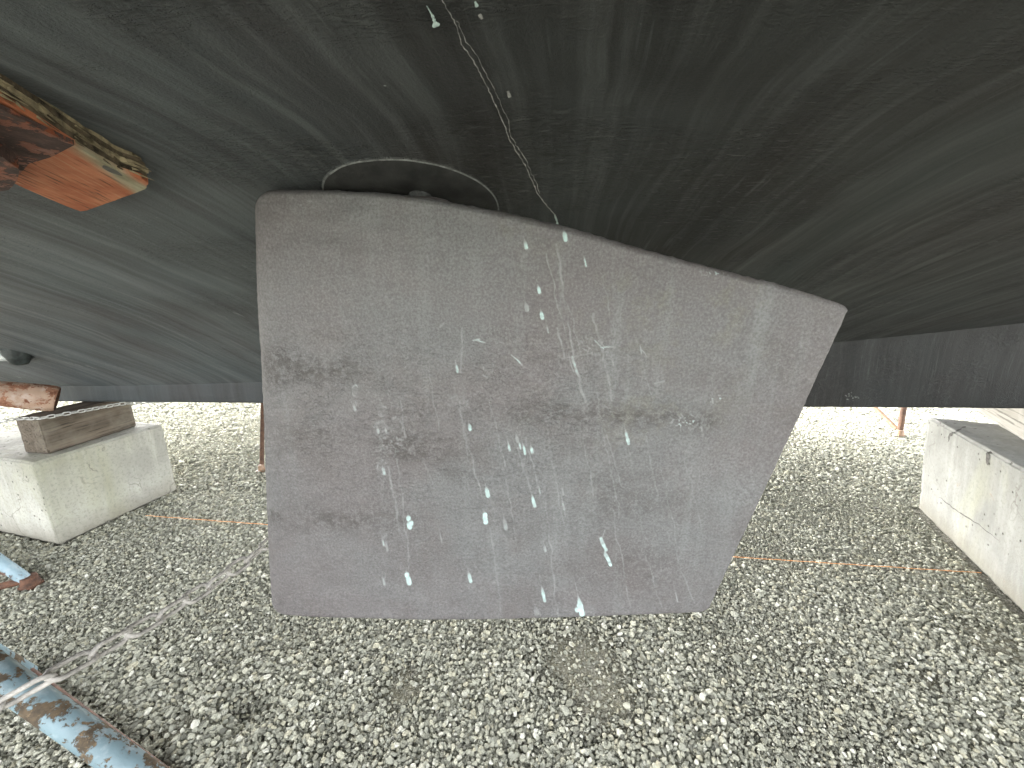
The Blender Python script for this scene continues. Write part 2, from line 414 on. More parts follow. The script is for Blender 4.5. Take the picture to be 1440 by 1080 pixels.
def hull_normal(p):
    l = to_local(p); e = .01
    zs = (hull_z(l[0] + e, -l[1]) - hull_z(l[0] - e, -l[1])) / (2 * e)
    zy = (hull_z(l[0], -(l[1] + e)) - hull_z(l[0], -(l[1] - e))) / (2 * e)
    n = np.array((zs, zy, -1.0)); n /= np.linalg.norm(n)
    return np.array((n[0] * ct - n[1] * st_, n[0] * st_ + n[1] * ct, n[2]))

KT = .12                       # keel thickness
ss = np.concatenate([np.linspace(-5.0, -2.6, 30), np.linspace(-2.5, 2.9, 180)])
ww = np.concatenate([np.linspace(0, 1.3, 90) ** 1.0, np.linspace(1.33, 1.9, 16)])
def beam(s): return np.where(s > -2.3, 1.0, np.clip((s + 5.05) / 2.75, 0.0005, 1) ** .7)
mb = MB(); ns, nw = len(ss), len(ww)
for side in (-1, 1):
    vs = []
    for s in ss:
        bfac = float(beam(s))
        for w in ww:
            y = -w * bfac if side < 0 else KT + w * bfac
            vs.append((s, y, float(hull_z(s, w))))
    fs = [(i * nw + j, i * nw + j + 1, (i + 1) * nw + j + 1, (i + 1) * nw + j) for i in range(ns - 1) for j in range(nw - 1)]
    mb.add(vs, fs if side > 0 else [f[::-1] for f in fs])
# strip over the keel, transom
mb.add([(s, y, float(hull_z(s, 0)) + .002) for s in ss for y in (0, KT)], [(2 * i, 2 * i + 1, 2 * i + 3, 2 * i + 2) for i in range(ns - 1)])
sec = [(2.9, -w, float(hull_z(2.9, w))) for w in ww[::-1]] + [(2.9, KT + w, float(hull_z(2.9, w))) for w in ww]
mb.add(sec, [tuple(range(len(sec)))], smooth=False)

def hull_ribbon(pts, wpx, mi, jit=0, step=5, off=.0012, seed=0):
    """a raised thread of paint lying on the bottom, following the given track"""
    P = []
    for (x0, y0), (x1, y1) in zip(pts, pts[1:]):
        n = max(1, int(math.hypot(x1 - x0, y1 - y0) / step))
        for k in range(n): P.append((x0 + (x1 - x0) * k / n, y0 + (y1 - y0) * k / n))
    P.append(pts[-1])
    r = random.Random(seed); L = []; Rr = []
    for i, (x, y) in enumerate(P):
        a_, b_ = P[max(i - 1, 0)], P[min(i + 1, len(P) - 1)]
        tx, ty = b_[0] - a_[0], b_[1] - a_[1]; l = math.hypot(tx, ty) or 1
        nx_, ny_ = -ty / l, tx / l
        j = r.uniform(-jit, jit); w = (wpx if not callable(wpx) else wpx(i / max(1, len(P) - 1))) * r.uniform(.45, 1.4)
        L.append(to_local(on_hull(x + nx_ * (j + w / 2), y + ny_ * (j + w / 2), .0002)))
        Rr.append(to_local(on_hull(x + nx_ * (j - w / 2), y + ny_ * (j - w / 2), .0002)))
        m_ = to_local(on_hull(x + nx_ * j, y + ny_ * j, off)); L[-1] = (L[-1], m_)
    vs = []
    for (l, m_), q in zip(L, Rr): vs += [l, m_, q]
    fs = []
    for i in range(len(P) - 1):
        fs += [(3 * i, 3 * i + 1, 3 * i + 4, 3 * i + 3), (3 * i + 1, 3 * i + 2, 3 * i + 5, 3 * i + 4)]
    mb.add(vs, fs, mi)
crk = [(617, -8), (640, 32), (649, 62), (664, 82), (690, 132), (708, 172), (716, 196), (738, 232), (757, 275), (783, 306)]
hull_ribbon(crk, 1.3, 1, .9, 4, .0005, seed=1)
crk2 = [(x + (7 if 1 < i < 6 else 3), y - 3) for i, (x, y) in enumerate(crk)]
hull_ribbon(crk2[1:-1], .8, 1, 1.2, 4, .0004, seed=2)
hull_ribbon([(600, 8), (608, 22), (614, 38)], lambda t: 1.5 + 8.5 * t ** 2 * (1 if t < .95 else .6), 2, 0, 2, .0022, 3)
hull_ribbon([(668, 2), (671, 10)], lambda t: 5, 2, 0, 2, .001, 4)
hull_ribbon([(674, 20), (678, 27)], lambda t: 4, 1, 0, 2, .001, 5)
hull_ribbon([(714, 128), (717, 137)], lambda t: 4, 1, 0, 2, .001, 6)
hull_ribbon([(780, 302), (784, 316)], 3, 2, .5, 2, .001, 7)
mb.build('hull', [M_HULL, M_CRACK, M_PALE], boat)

# topsides and deck (above what the picture shows, they shade the yard)
mb = MB(); top_w = 2.15
prof = [(1.9, 0.0), (2.02, .35), (2.06, .55), (2.1, .85)]
for side in (-1, 1):
    vs = []
    for s in ss:
        bfac = float(beam(s)); z0 = float(hull_z(s, 1.9))
        for w, h in prof:
            vs.append((s, -w * bfac if side < 0 else KT + w * bfac, z0 + h))
    mb.add(vs, [(i * 4 + j, i * 4 + j + 1, (i + 1) * 4 + j + 1, (i + 1) * 4 + j) for i in range(ns - 1) for j in range(3)])
z9 = float(hull_z(2.9, 1.9))
mb.add([(2.9, -w, z9 + h) for w, h in prof] + [(2.9, KT + w, z9 + h) for w, h in prof[::-1]], [tuple(range(8))], smooth=False)
mb.build('topsides', flat_mat('white_gelcoat', (.7, .7, .68), .3, .04, 3, .0005), boat)
mb = MB()
mb.add([(s, y, float(hull_z(s, 1.9)) + .85) for s in ss for y in (-2.1 * float(beam(s)), KT + 2.1 * float(beam(s)))],
       [(2 * i, 2 * i + 1, 2 * i + 3, 2 * i + 2) for i in range(ns - 1)])
mb.build('deck', flat_mat('deck_paint', (.55, .55, .52), .7, .1, 30), boat)

# keel: a long shallow plank with rounded lower edges
def keel_bottom(s): return .555 - .0185 * 0 + (s - 0) * (.58 - .511) / 3.87 - .0105
mb = MB(); ks = np.linspace(-4.4, 2.75, 90)
kp = [(0, 1), (0, .012), (.004, .004), (.014, 0), (KT - .014, 0), (KT - .004, .004), (KT, .012), (KT, 1)]
vs = []
for s in ks:
    zb = float(keel_bottom(s)); zt = float(hull_z(s, 0)) + .02
    n_ = .0012 * (mnoise.noise((s * 3, 1, 2)))
    for y, h in kp: vs.append((s, y + n_, zt if h == 1 else zb + h))
n8 = len(kp)
mb.add(vs, [(i * n8 + j, i * n8 + j + 1, (i + 1) * n8 + j + 1, (i + 1) * n8 + j) for i in range(len(ks) - 1) for j in range(n8 - 1)])
mb.add(vs[:n8], [tuple(range(n8))], smooth=False); mb.add(vs[-n8:], [tuple(range(n8))], smooth=False)
# scuffed spot on the keel and seam strip forward
def keel_blob(px, py, r, k, sd):
    rr = random.Random(sd); c0 = on_plane(px, py, (K0[0], K0[1], 0), (-st_, ct, 0))
    for _ in range(k):
        a_ = rr.uniform(0, 6.28); q = rr.random() ** .6 * r
        l = to_local(c0) + np.array((math.cos(a_) * q, 0, math.sin(a_) * q * .7)); l[1] = -.0008
        u = rr.uniform(.0012, .004); v = rr.uniform(.001, .003)
        ring = [(l[0] + u * math.cos(t) * rr.uniform(.6, 1.2), l[1], l[2] + v * math.sin(t) * rr.uniform(.6, 1.2)) for t in np.arange(6) * math.pi / 3]
        mb.add(ring, [tuple(range(6))], 1)
keel_blob(1198, 558, .024, 20, 5)
mb.build('keel', [M_KEEL, flat_mat('keel_scar', (.12, .125, .12), .7, .5, 160, .0002)], boat)

# rudder bearing pad on the hull
dc = to_local((-.135, .583, 0)); dr = .116
mb = MB(); n = 120; rings = []
for r_, h_ in ((dr + .0015, -.002), (dr + .0008, .0018), (dr - .001, .0026), (dr - .003, .0046), (dr - .014, .0105), (dr * .5, .0142), (.0005, .0145)):
    ring = []
    for k in range(n):
        a_ = k * 2 * math.pi / n; x = dc[0] + r_ * math.cos(a_); y = dc[1] + r_ * math.sin(a_)
        wob = .0007 * mnoise.noise((math.cos(a_) * 5, math.sin(a_) * 5, h_ * 100))
        ring.append((x, y, float(hull_z(x, -y)) - h_ + wob))
    rings.append(ring)
mb.add([p for r_ in rings for p in r_], [(i * n + k, i * n + (k + 1) % n, (i + 1) * n + (k + 1) % n, (i + 1) * n + k) for i in range(6) for k in range(n)])
o = mb.build('bearing_pad', [M_HULL, flat_mat('painted_lit_rim', (.11, .116, .114), .65, .5, 90, .001), flat_mat('painted_pad_shade', (.014, .0145, .014), .7, .5, 40, .002)], boat)  # pale rim colour paints in the light caught by the lip
o.data.polygons.foreach_set('material_index', [1 if i // n == 1 else 2 if i // n > 1 else 0 for i in range(len(o.data.polygons))])  # faces inside the rim are darkened to paint in recess shade

# ---- rudder blade
def poly(pts):
    pts = np.array(pts, float); d = np.r_[0, np.cumsum(np.hypot(*np.diff(pts, axis=0).T))]; d /= d[-1]
    return lambda t: np.stack([np.interp(t, d, pts[:, 0]), np.interp(t, d, pts[:, 1])], -1)
TL, BL, BR, TR = (360, 268), (384, 859), (994, 860), (1194, 431)
top = poly([TL, (420, 267.5), (480, 268.5), (540, 272), (590, 277), (640, 285.5), (700, 297), (800, 320), (900, 349), (1000, 376), (1100, 401), TR])
bot = poly([BL, (450, 863), (600, 866.5), (700, 867), (850, 864.5), (940, 862), BR])
lef = poly([TL, (361, 340), (363, 420), (368, 500), (372, 580), (375, 680), (379, 780), BL])
rig = poly([TR, (1160, 504), (1125, 581), (1060, 719), BR])
NU, NV = 660, 520
def clus(n, k=.012, m=26):
    e = k * (np.linspace(0, 1, m) ** 1.8)
    return np.r_[e, np.linspace(k, 1 - k, n - 2 * m + 2)[1:-1], 1 - e[::-1]]
U1 = clus(NU, .05, 40); V1 = clus(NV, .025, 24)
NU, NV = len(U1), len(V1)
UU, VV = np.meshgrid(U1, V1)
Tp, Bp, Lp, Rp = top(U1)[None], bot(U1)[None], lef(V1)[:, None], rig(V1)[:, None]
u_, v_ = UU[..., None], VV[..., None]
tl, bl, br, tr = map(np.array, (TL, BL, BR, TR))
PXY = (1 - v_) * Tp + v_ * Bp + (1 - u_) * Lp + u_ * Rp - ((1 - u_) * (1 - v_) * tl + u_ * (1 - v_) * tr + (1 - u_) * v_ * bl + u_ * v_ * br)
# into the plane of the blade (boat-local x, z)
P0 = to_world((0, -.962, 1)); NPL = np.array((-st_, ct, 0))
PX, PY = PXY[..., 0], PXY[..., 1]
uu = (PX - 720) / F_PX; vv = (PY - 540) / F_PX
D = np.stack([uu, cp - vv * sp, -sp - vv * cp], -1)
tt = np.dot(P0 - EYE, NPL) / (D @ NPL)
PW = EYE + D * tt[..., None]
XL = (PW[..., 0] - K0[0]) * ct + (PW[..., 1] - K0[1]) * st_
ZL = PW[..., 2].copy(); XL = XL.copy()
# edge distances (metres)
wid = XL[:, -1:] - XL[:, :1]; hei = ZL[:1] - ZL[-1:]
dl = UU * wid; drr = (1 - UU) * wid; dtp = VV * hei; db = (1 - VV) * hei
# rounded corners
def corner(a, b, r):
    p = np.clip(1 - a / r, 0, 1); q = np.clip(1 - b / r, 0, 1)
    return (p - p * np.sqrt(1 - q * q / 2)) * r, (q - q * np.sqrt(1 - p * p / 2)) * r
dx, dz = corner(dl, dtp, .026); XL += dx; ZL -= dz
dx, dz = corner(dl, db, .022); XL += dx; ZL += dz
dx, dz = corner(drr, dtp, .008); XL -= dx; ZL -= dz
dx, dz = corner(drr, db, .012); XL -= dx; ZL += dz
# uneven paint edge
ed = np.minimum(np.minimum(dl, drr), np.minimum(dtp, db)); ef = np.exp(-ed / .004)
XL += ef * .0022 * (fbm(PX / 9, PY / 9, 5) - .5); ZL += ef * .0028 * (fbm(PX / 9, PY / 9, 15) - .5)
Tm = .026
def rnd_(d, r): q = np.clip(d / r, 0, 1); return np.sqrt(1 - (1 - q) ** 2)
foil = np.where(UU < .33, 1, 1 - .80 * (np.clip(UU - .33, 0, 1) / .67) ** 1.2)
H = Tm * foil * np.minimum(rnd_(dl, .045), 1) * rnd_(dtp, .012) * rnd_(db, .009) * rnd_(drr, .004)
YF = -.962 + .0 - H * .55; YB = -.962 + H * 1.45
YF = YF - np.clip(ed / .03, 0, 1) * .0011 * (fbm(PX / 42, PY / 30, 31, 4) - .5) * 2
# ---- paint marks on the port face
def seg_d(x0, y0, x1, y1):
    vx, vy = x1 - x0, y1 - y0; L2 = vx * vx + vy * vy
    t = np.clip(((PX - x0) * vx + (PY - y0) * vy) / L2, 0, 1)
    return np.hypot(PX - x0 - t * vx, PY - y0 - t * vy), t
drip = np.zeros_like(PX)
jitx = (vnoise(PX / 5, PY / 5, 41) - .5) * 2.2
def tear(x, y, ln, w, s, lean=.22):
    ln = ln * 1.5; w = w * .74
    d, t = seg_d(x - lean * ln, y - ln, x, y)
    h_ = np.clip((t - .30) / .45, 0, 1); h_ = h_ * h_ * (3 - 2 * h_)
    wd = w * (.13 + .87 * h_)
    k = np.clip((wd - (d + jitx * .35)) / .9 + .5, 0, 1) * s * (.4 + .6 * h_) * (.72 + .28 * vnoise(PX / 3, PY / 4, 43))
    np.maximum(drip, k, out=drip)
def streak(x0, y0, x1, y1, w, s, sd=0):
    global PX
    keep_ = PX; PX = PX + (fbm(PY / 16, PX / 60, 131 + sd, 3) - .5) * 7
    d, t = seg_d(x0, y0, x1, y1); PX = keep_
    n_ = vnoise(PY / 14 + sd, PX / 40, 51 + sd); n2 = vnoise(PY / 3.0, PX / 6, 61 + sd)
    k = np.clip((w - d + jitx * .35) / 1.0 + .3, 0, 1) * s * np.clip(.15 + 1.3 * n_, 0, 1) * (.55 + .45 * n2)
    np.maximum(drip, k, out=drip)
def hoop(x, y, w, h, s):
    d = np.hypot((PX - x + jitx) / w, (PY - y + jitx) / h)
    d = d + .5 * (fbm(PX / 6, PY / 6, 73, 3) - .5)
    k = np.exp(-((d - 1) / .16) ** 2) * s * .9 * np.clip(2.6 * vnoise(PX / 4, PY / 5, 71) - 1.0, 0, 1) + np.clip((1 - d) * 3, 0, 1) * s * .14
    np.maximum(drip, k, out=drip)
for a_ in [(741, 350, 12, 3.6, .95), (795, 339, 16, 4.2, .95), (759, 411, 12, 3.4, .95), (742, 435, 12, 4, .65), (763, 446, 12, 3.6, .95),
           (823, 375, 16, 2.0, .9), (647, 520, 14, 2.5, .8), (664, 599, 10, 3.3, .95), (718, 628, 16, 2.4, .85), (729, 616, 12, 2.8, .6), (739, 633, 16, 2.6, .9),
           (749, 631, 10, 3.2, .85), (733, 626, 12, 2.2, .8), (882, 620, 12, 3.4, .9), (880, 612, 12, 3, .8), (752, 706, 20, 3.2, .9), (688, 691, 16, 4.2, .85), (685, 727, 12, 4.6, 1.0), (713, 736, 18, 3.6, .6),
           (581, 733, 10, 5, 1.0), (580, 810, 14, 4.8, 1.0), (664, 809, 16, 3.4, .85), (545, 758, 12, 2.0, .7), (550, 765, 16, 1.7, .6), (546, 660, 14, 2.8, .7),
           (546, 812, 14, 2.0, .6), (766, 838, 24, 3.2, .85), (767, 768, 10, 2.6, .6), (793, 711, 18, 2.0, .6), (818, 858, 30, 5, 1.0), (755, 855, 10, 4.5, .4),
           (506, 572, 10, 2.6, .6), (538, 604, 10, 2.2, .7), (549, 604, 10, 2, .55), (1000, 565, 8, 2, .5), (951, 842, 18, 1.3, .6), (985, 604, 10, 1.6, .5),
           (625, 755, 16, 1.6, .5), (861, 512, 10, 1.8, .5), (900, 495, 14, 1.5, .6), (771, 466, 12, 1.4, .7), (792, 690, 14, 1.6, .5), (760, 688, 14, 1.5, .6)]: tear(*a_)
for q_ in [(846, 752, 851, 768, 2.6, 1.0), (850, 766, 850, 776, 1.8, .9), (850, 775, 856, 789, 2.8, 1.0), (849, 740, 847, 754, .9, .6)]: streak(*q_, 7)
for p in [(579, 722), (583, 729), (684, 718), (814, 846), (811, 852), (577, 800)]: tear(p[0], p[1], 6, 4.2, 1.0, .1)
for i, a_ in enumerate([(768, 358, 806, 520, 1.0, .45), (782, 345, 806, 500, 1.6, .5), (806, 500, 821, 562, 2.0, .85), (785, 460, 792, 500, 1.4, .7),
           (833, 440, 860, 560, 1.6, .35), (652, 590, 679, 692, 1.3, .42), (648, 560, 662, 640, 1.2, .4), (552, 650, 564, 715, 1.5, .5), (565, 640, 580, 790, 1.2, .4),
           (728, 625, 752, 700, 1.3, .4), (745, 630, 760, 690, 1.2, .4), (742, 610, 735, 660, 1, .35), (768, 700, 784, 860, 1.2, .32), (860, 710, 884, 850, 1.1, .35), (690, 735, 706, 850, 1.2, .3),
           (835, 540, 870, 720, 1.1, .25), (905, 610, 925, 700, 1.2, .28), (790, 690, 796, 720, 1.3, .6), (945, 760, 975, 845, 1.1, .3), (600, 640, 620, 700, 1.0, .22),
           (880, 620, 905, 760, 1.0, .22), (690, 560, 712, 650, .9, .4), (815, 600, 835, 690, .9, .4), (850, 600, 872, 680, .8, .35), (925, 640, 950, 760, .8, .35), (712, 655, 728, 760, .8, .4), (775, 640, 790, 720, .8, .45), (890, 470, 915, 560, .8, .35), (845, 385, 862, 470, .9, .35), (960, 640, 985, 740, .8, .3), (608, 520, 622, 600, .8, .35), (570, 560, 575, 610, .9, .5), (560, 690, 566, 740, 1.6, .55), (655, 460, 652, 520, 1.3, .45), (800, 430, 826, 540, .9, .3), (770, 600, 800, 780, 1.0, .25), (905, 770, 930, 850, .9, .3)]): streak(*a_, i * 3)
for a_ in [(506, 545, 4, 8, .7), (504, 566, 4, 7, .6), (541, 600, 9, 12, .45), (563, 597, 8, 14, .45), (688, 517, 7, 12, .55), (540, 570, 3, 10, .5),
           (545, 574, 8, 7, .5), (648, 562, 12, 10, .32), (543, 651, 6, 10, .6), (828, 852, 6, 12, .45), (756, 858, 4, 6, .5), (545, 742, 4, 6, .5), (545, 800, 3, 5, .5)]: hoop(*a_)
# dry scratches and barnacle scars
for i, a_ in enumerate([(666, 477, 676, 475, 1.3, .9), (672, 476, 687, 480, 1.1, .8), (722, 497, 733, 511, 1.2, .8), (806, 500, 830, 494, 1.3, .5), (830, 494, 845, 497, 1.2, .5), (824, 474, 838, 478, 1.3, .8),
           (836, 477, 848, 489, 1.2, .8), (845, 487, 862, 486, 1.5, .8), (898, 489, 906, 500, 1, .6), (920, 537, 932, 534, 1.5, .6), (788, 502, 800, 500, 1.1, .5), (623, 459, 629, 454, 1, .8), (555, 463, 562, 460, 1, .5)]): streak(*a_, 90 + i)
def scars(x, y, rx, ry, n, s, sd):
    q = np.exp(-(((PX - x) / rx) ** 2 + ((PY - y) / ry) ** 2))
    k = np.clip((vnoise(PX / 2.2, PY / 2.2, sd) * 1.0 - .66) * 8, 0, 1) * np.clip(q * n, 0, 1) * s
    np.maximum(drip, k, out=drip)
scars(962, 591, 17, 9, 1.4, .8, 81); scars(1004, 560, 13, 6, 1.4, .75, 82); scars(1000, 384, 16, 4, 1.4, .7, 83); scars(560, 615, 22, 22, .8, .5, 84)
scars(835, 485, 30, 14, .9, .55, 85); scars(1050, 690, 26, 30, .55, .45, 86); scars(700, 470, 30, 16, .6, .4, 87); scars(990, 680, 30, 30, .4, .4, 88); scars(1020, 660, 60, 50, .35, .4, 89)
scars(730, 640, 60, 50, .25, .4, 90); scars(440, 290, 14, 8, .9, .35, 91)
def blob(x, y, rx, ry): return np.exp(-(((PX - x) / rx) ** 2 + ((PY - y) / ry) ** 2))
nz = fbm(PX / 26, PY / 18, 101, 4)
stain = np.zeros_like(PX)
for (x, y, rx, ry, s) in [(396, 514, 30, 26, 1.0), (460, 517, 60, 24, .75), (580, 624, 60, 20, .9), (430, 605, 60, 16, .6), (800, 578, 90, 14, .75), (900, 585, 95, 14, .75), (985, 590, 50, 14, .7), (490, 722, 90, 17, .75),
                          (420, 615, 50, 20, .5), (395, 720, 24, 16, .5), (880, 700, 60, 26, .35), (900, 790, 70, 30, .35), (860, 680, 50, 20, .3), (640, 660, 30, 14, .35), (1090, 500, 40, 30, .2)]:
    stain = np.maximum(stain, s * blob(x, y, rx, ry))
stain = np.clip(stain * 1.35 * (.25 + 1.6 * nz) , 0, 1)
wrk = np.clip((PY - 430) / 120, 0, 1) * np.clip((nz - .30) * 3.4, 0, 1) * np.clip((1000 - PX) / 260, .25, 1) + .12
wash = np.clip(blob(800, 460, 120, 160) + blob(860, 700, 120, 140) + .35 + blob(1050, 480, 90, 90) * .8, 0, 1)
olive = np.clip(blob(960, 420, 150, 90) + blob(700, 300, 160, 60) * .6 + blob(900, 580, 140, 40) * .8, 0, 1)

nf = NU * NV
front = np.stack([XL, YF, ZL], -1).reshape(-1, 3)
# back face on every second grid line, closed onto the front's edge
iu = np.unique(np.r_[np.arange(0, NU, 3), NU - 1]); iv = np.unique(np.r_[np.arange(0, NV, 3), NV - 1])
idx = np.arange(nf).reshape(NV, NU)
f1 = np.stack([idx[:-1, :-1], idx[1:, :-1], idx[1:, 1:], idx[:-1, 1:]], -1).reshape(-1, 4)
back = np.stack([XL, YB, ZL], -1).reshape(-1, 3)
bmap = np.arange(nf, 2 * nf).reshape(NV, NU).copy()
bmap[0], bmap[-1], bmap[:, 0], bmap[:, -1] = idx[0], idx[-1], idx[:, 0], idx[:, -1]
f2 = np.stack([bmap[:-1, :-1], bmap[:-1, 1:], bmap[1:, 1:], bmap[1:, :-1]], -1).reshape(-1, 4)
allf = np.concatenate([f1, f2]); allv = np.concatenate([front, back])
used = np.unique(allf); remap = np.full(len(allv), -1); remap[used] = np.arange(len(used))
allf = remap[allf]; allv = allv[used]
me = bpy.data.meshes.new('rudder')
me.vertices.add(len(allv)); me.vertices.foreach_set('co', allv.astype(np.float32).ravel())
me.loops.add(allf.size); me.loops.foreach_set('vertex_index', allf.ravel().astype(np.int32))
me.polygons.add(len(allf)); me.polygons.foreach_set('loop_start', np.arange(0, allf.size, 4, dtype=np.int32))
me.update(calc_edges=True); me.validate()
for nm, arr in (('drip', drip), ('stain', stain), ('wrinkle', wrk), ('wash', wash), ('olive', olive)):
    full = np.concatenate([arr.reshape(-1), (arr * (0 if nm == 'drip' else 1)).reshape(-1)])[used]
    a = me.attributes.new(nm, 'FLOAT', 'POINT'); a.data.foreach_set('value', full.astype(np.float32))
rud = link_mesh('rudder', me, M_RUD, boat)
rud['label'] = 'grey slab rudder with pale turquoise paint drips'
# rudder stock between blade and pad, with its collar
sx = to_local((-.118, .505, 0))
mb = MB()
mb.tube([(sx[0], -.944, 1.085), (sx[0], -.944, 1.16)], .015, 24)
n = 28
rings = [[(sx[0] + .012 + r_ * math.cos(k * 2 * math.pi / n), -.952 + .012 * r_ / .034 * math.sin(k * 2 * math.pi / n), 1.1015 + z_ - .10 * r_ * math.cos(k * 2 * math.pi / n)) for k in range(n)] for r_, z_ in ((.036, -.004), (.032, .003), (.024, .0065), (.012, .008), (.001, .0085))]
mb.add([p for r_ in rings for p in r_], [(i * n + k, i * n + (k + 1) % n, (i + 1) * n + (k + 1) % n, (i + 1) * n + k) for i in range(4) for k in range(n)], 1)
mb.build('rudder_stock', [M_HULL, flat_mat('stock_paint', (.085, .078, .077), .5, .3, 80)], boat)

# sacrificial fitting forward on the bottom
fc = to_local(on_hull(14, 497)); mb = MB(); n = 22; rings = []
for i in range(9):
    ph = i / 8 * math.pi / 2; ring = []
    for k in range(n):
        a_ = k * 2 * math.pi / n
        r_ = math.cos(ph) ** .6 * (1 + .22 * mnoise.noise((math.cos(a_) * 2, math.sin(a_) * 2, i * .4)))
        ring.append((fc[0] + .030 + .034 * r_ * math.cos(a_), fc[1] + .034 * r_ * math.sin(a_), fc[2] + .02 - .062 * math.sin(ph)))
    rings.append(ring)
mb.add([p for r_ in rings for p in r_], [(i * n + k, i * n + (k + 1) % n, (i + 1) * n + (k + 1) % n, (i + 1) * n + k) for i in range(8) for k in range(n)])
mb.build('skin_fitting', flat_mat('dark_fitting', (.028, .034, .033), .45, .5, 60, .003), boat)
mb = MB()
pp = [(fc[0] + .012 - .05 * i, fc[1] - .004 + .006 * i, fc[2] - .010 + .003 * i) for i in range(6)]
mb.tube(pp, [.016, .022, .024, .024, .022, .018], 16)
mb.build('anode', flat_mat('corroded_zinc', (.40, .42, .41), .8, .6, 45, .006), boat)

# ------------------------------------------------------------------ blocks and timbers
def rough_box(name, dims, mats, loc, rz, bev=.012, amp=.003, cuts=14, seed=0, parent=None, taper=None):
    bm = bmesh.new(); bmesh.ops.create_cube(bm, size=1)
    for v in bm.verts: v.co = Vector((v.co.x * dims[0], v.co.y * dims[1], (v.co.z + .5) * dims[2]))
    if taper: taper(bm)
    bmesh.ops.subdivide_edges(bm, edges=bm.edges[:], cuts=cuts, use_grid_fill=True)
    bmesh.ops.bevel(bm, geom=[e for e in bm.edges if len(e.link_faces) == 2 and e.calc_face_angle(0) > .5], offset=bev, segments=3, affect='EDGES')
    bm.normal_update()
    ndir = {v.index: v.normal.copy() for v in bm.verts}
    bm.verts.ensure_lookup_table()
    for v in bm.verts:
        q = v.co * 14 + Vector((seed * 7.1, seed * 3.3, 0))
        e = mnoise.noise(q) * amp + mnoise.noise(q * 3.3) * amp * .5
        onedge = sum((abs(abs(c) - d / 2) < bev * 1.6) for c, d in ((v.co.x, dims[0]), (v.co.y, dims[1]))) + (v.co.z > dims[2] - bev * 1.6) + (v.co.z < bev * 1.6)
        if onedge >= 2: e -= abs(mnoise.noise(q * 2.1)) * bev * .8
        v.co += v.normal * e
    me = bpy.data.meshes.new(name); bm.to_mesh(me); bm.free()
    o = link_mesh(name, me, mats, parent)
    o.location = loc; o.rotation_euler = (0, 0, rz)
    return o
# left block: near right foot (-1.806,1.335), far right foot (-1.70,1.767)
def block_at(p_nr, p_fr, width, h, side, **k):
    p_nr, p_fr = np.array(p_nr), np.array(p_fr); d = p_fr - p_nr; L = np.hypot(*d); d /= L
    nrm = np.array((d[1], -d[0])) * side
    c = (p_nr + p_fr) / 2 + nrm * width / 2
    return dict(dims=(width, L, h), loc=(c[0], c[1], k.get('z', 0)), rz=math.atan2(-d[0], d[1]))
b = block_at((-1.806, 1.335), (-1.700, 1.767), .60, .357, -1)
o = rough_box('concrete_block', b['dims'], M_CON, b['loc'], b['rz'], .005, .0016, 30, 1)
tag(o, 'concrete block carrying the brown timber and rusty pipe left of the rudder', 'block', 'concrete blocks under the keel')
b = block_at((-1.838, 1.415), (-1.795, 1.740), .116, .150, -1, z=.357)
o = rough_box('timber_block', b['dims'], M_WOOD, b['loc'], b['rz'], .005, .0016, 16, 2)
tag(o, 'brown weathered timber block under the rusty pipe and keel', 'timber', 'timbers under the keel')
b = block_at((1.462, .68), (1.893, 1.600), .62, .447, 1)
o = rough_box('concrete_block', b['dims'], [M_CON2, M_DARK], b['loc'], b['rz'], .008, .002, 36, 3, taper=lambda bm: [setattr(v.co, 'x', v.co.x - .055) for v in bm.verts if v.co.z > .2])
tag(o, 'pale cracked concrete block right of the rudder with green stains', 'block', 'concrete blocks under the keel')
RB = o
b2 = block_at((1.80, 1.19), (2.18, 1.757), .20, .133, 1, z=.4475)
o = rough_box('timber_block', b2['dims'], M_WOOD2, b2['loc'], b2['rz'], .006, .002, 16, 4)
tag(o, 'pale grey timber lying on the cracked concrete block right of the rudder', 'timber', 'timbers under the keel')
# cracks in the right block: real grooves filled dark, lying on its skin
bpy.context.view_layer.update()
def skin_track(obj, pts, w, mi):
    inv = obj.matrix_world.inverted(); mbx = MB(); prev = None; L = []
    me = obj.data
    for px, py in pts:
        d = ray(px, py); e0 = inv @ Vector(EYE); d0 = (inv.to_3x3() @ Vector(d)).normalized()
        ok, loc, nrm, _ = obj.ray_cast(e0, d0)
        if ok: L.append((loc, nrm, (loc - e0).length))
    bm = bmesh.new(); bm.from_mesh(me); vs = []
    for i, (p, nn, ds) in enumerate(L):
        t = (L[min(i + 1, len(L) - 1)][0] - L[max(i - 1, 0)][0]).normalized(); s = nn.cross(t).normalized()
        ww_ = w * ds / F_PX * .5 * (1 - abs(2 * i / (len(L) - 1) - 1) ** 4 * .8) * random.uniform(.6, 1.3)
        vs.append((bm.verts.new(p + s * ww_ + nn * .0012), bm.verts.new(p - s * ww_ + nn * .0012)))
    for (a1, b1), (a2, b2_) in zip(vs, vs[1:]):
        f = bm.faces.new((a1, b1, b2_, a2)); f.material_index = mi
    bm.normal_update(); bm.to_mesh(me); bm.free()
def dense(pts, k=6, j=1.2):
    out = []
    for (x0, y0), (x1, y1) in zip(pts, pts[1:]):
        for i in range(k): out.append((x0 + (x1 - x0) * i / k + random.uniform(-j, j), y0 + (y1 - y0) * i / k + random.uniform(-j, j)))
    return out + [pts[-1]]
skin_track(RB, dense([(1334, 622), (1336, 613), (1342, 608), (1352, 603)], 4, .6), 3.0, 1)
skin_track(RB, dense([(1352, 602), (1358, 600)], 3, .3), 1.8, 1)
skin_track(RB, dense([(1389, 654), (1390, 640), (1394, 634)], 4, .7), 4.2, 1)
skin_track(RB, dense([(1320, 698), (1345, 717), (1370, 733), (1408, 762)], 6, 1), 1.0, 1)

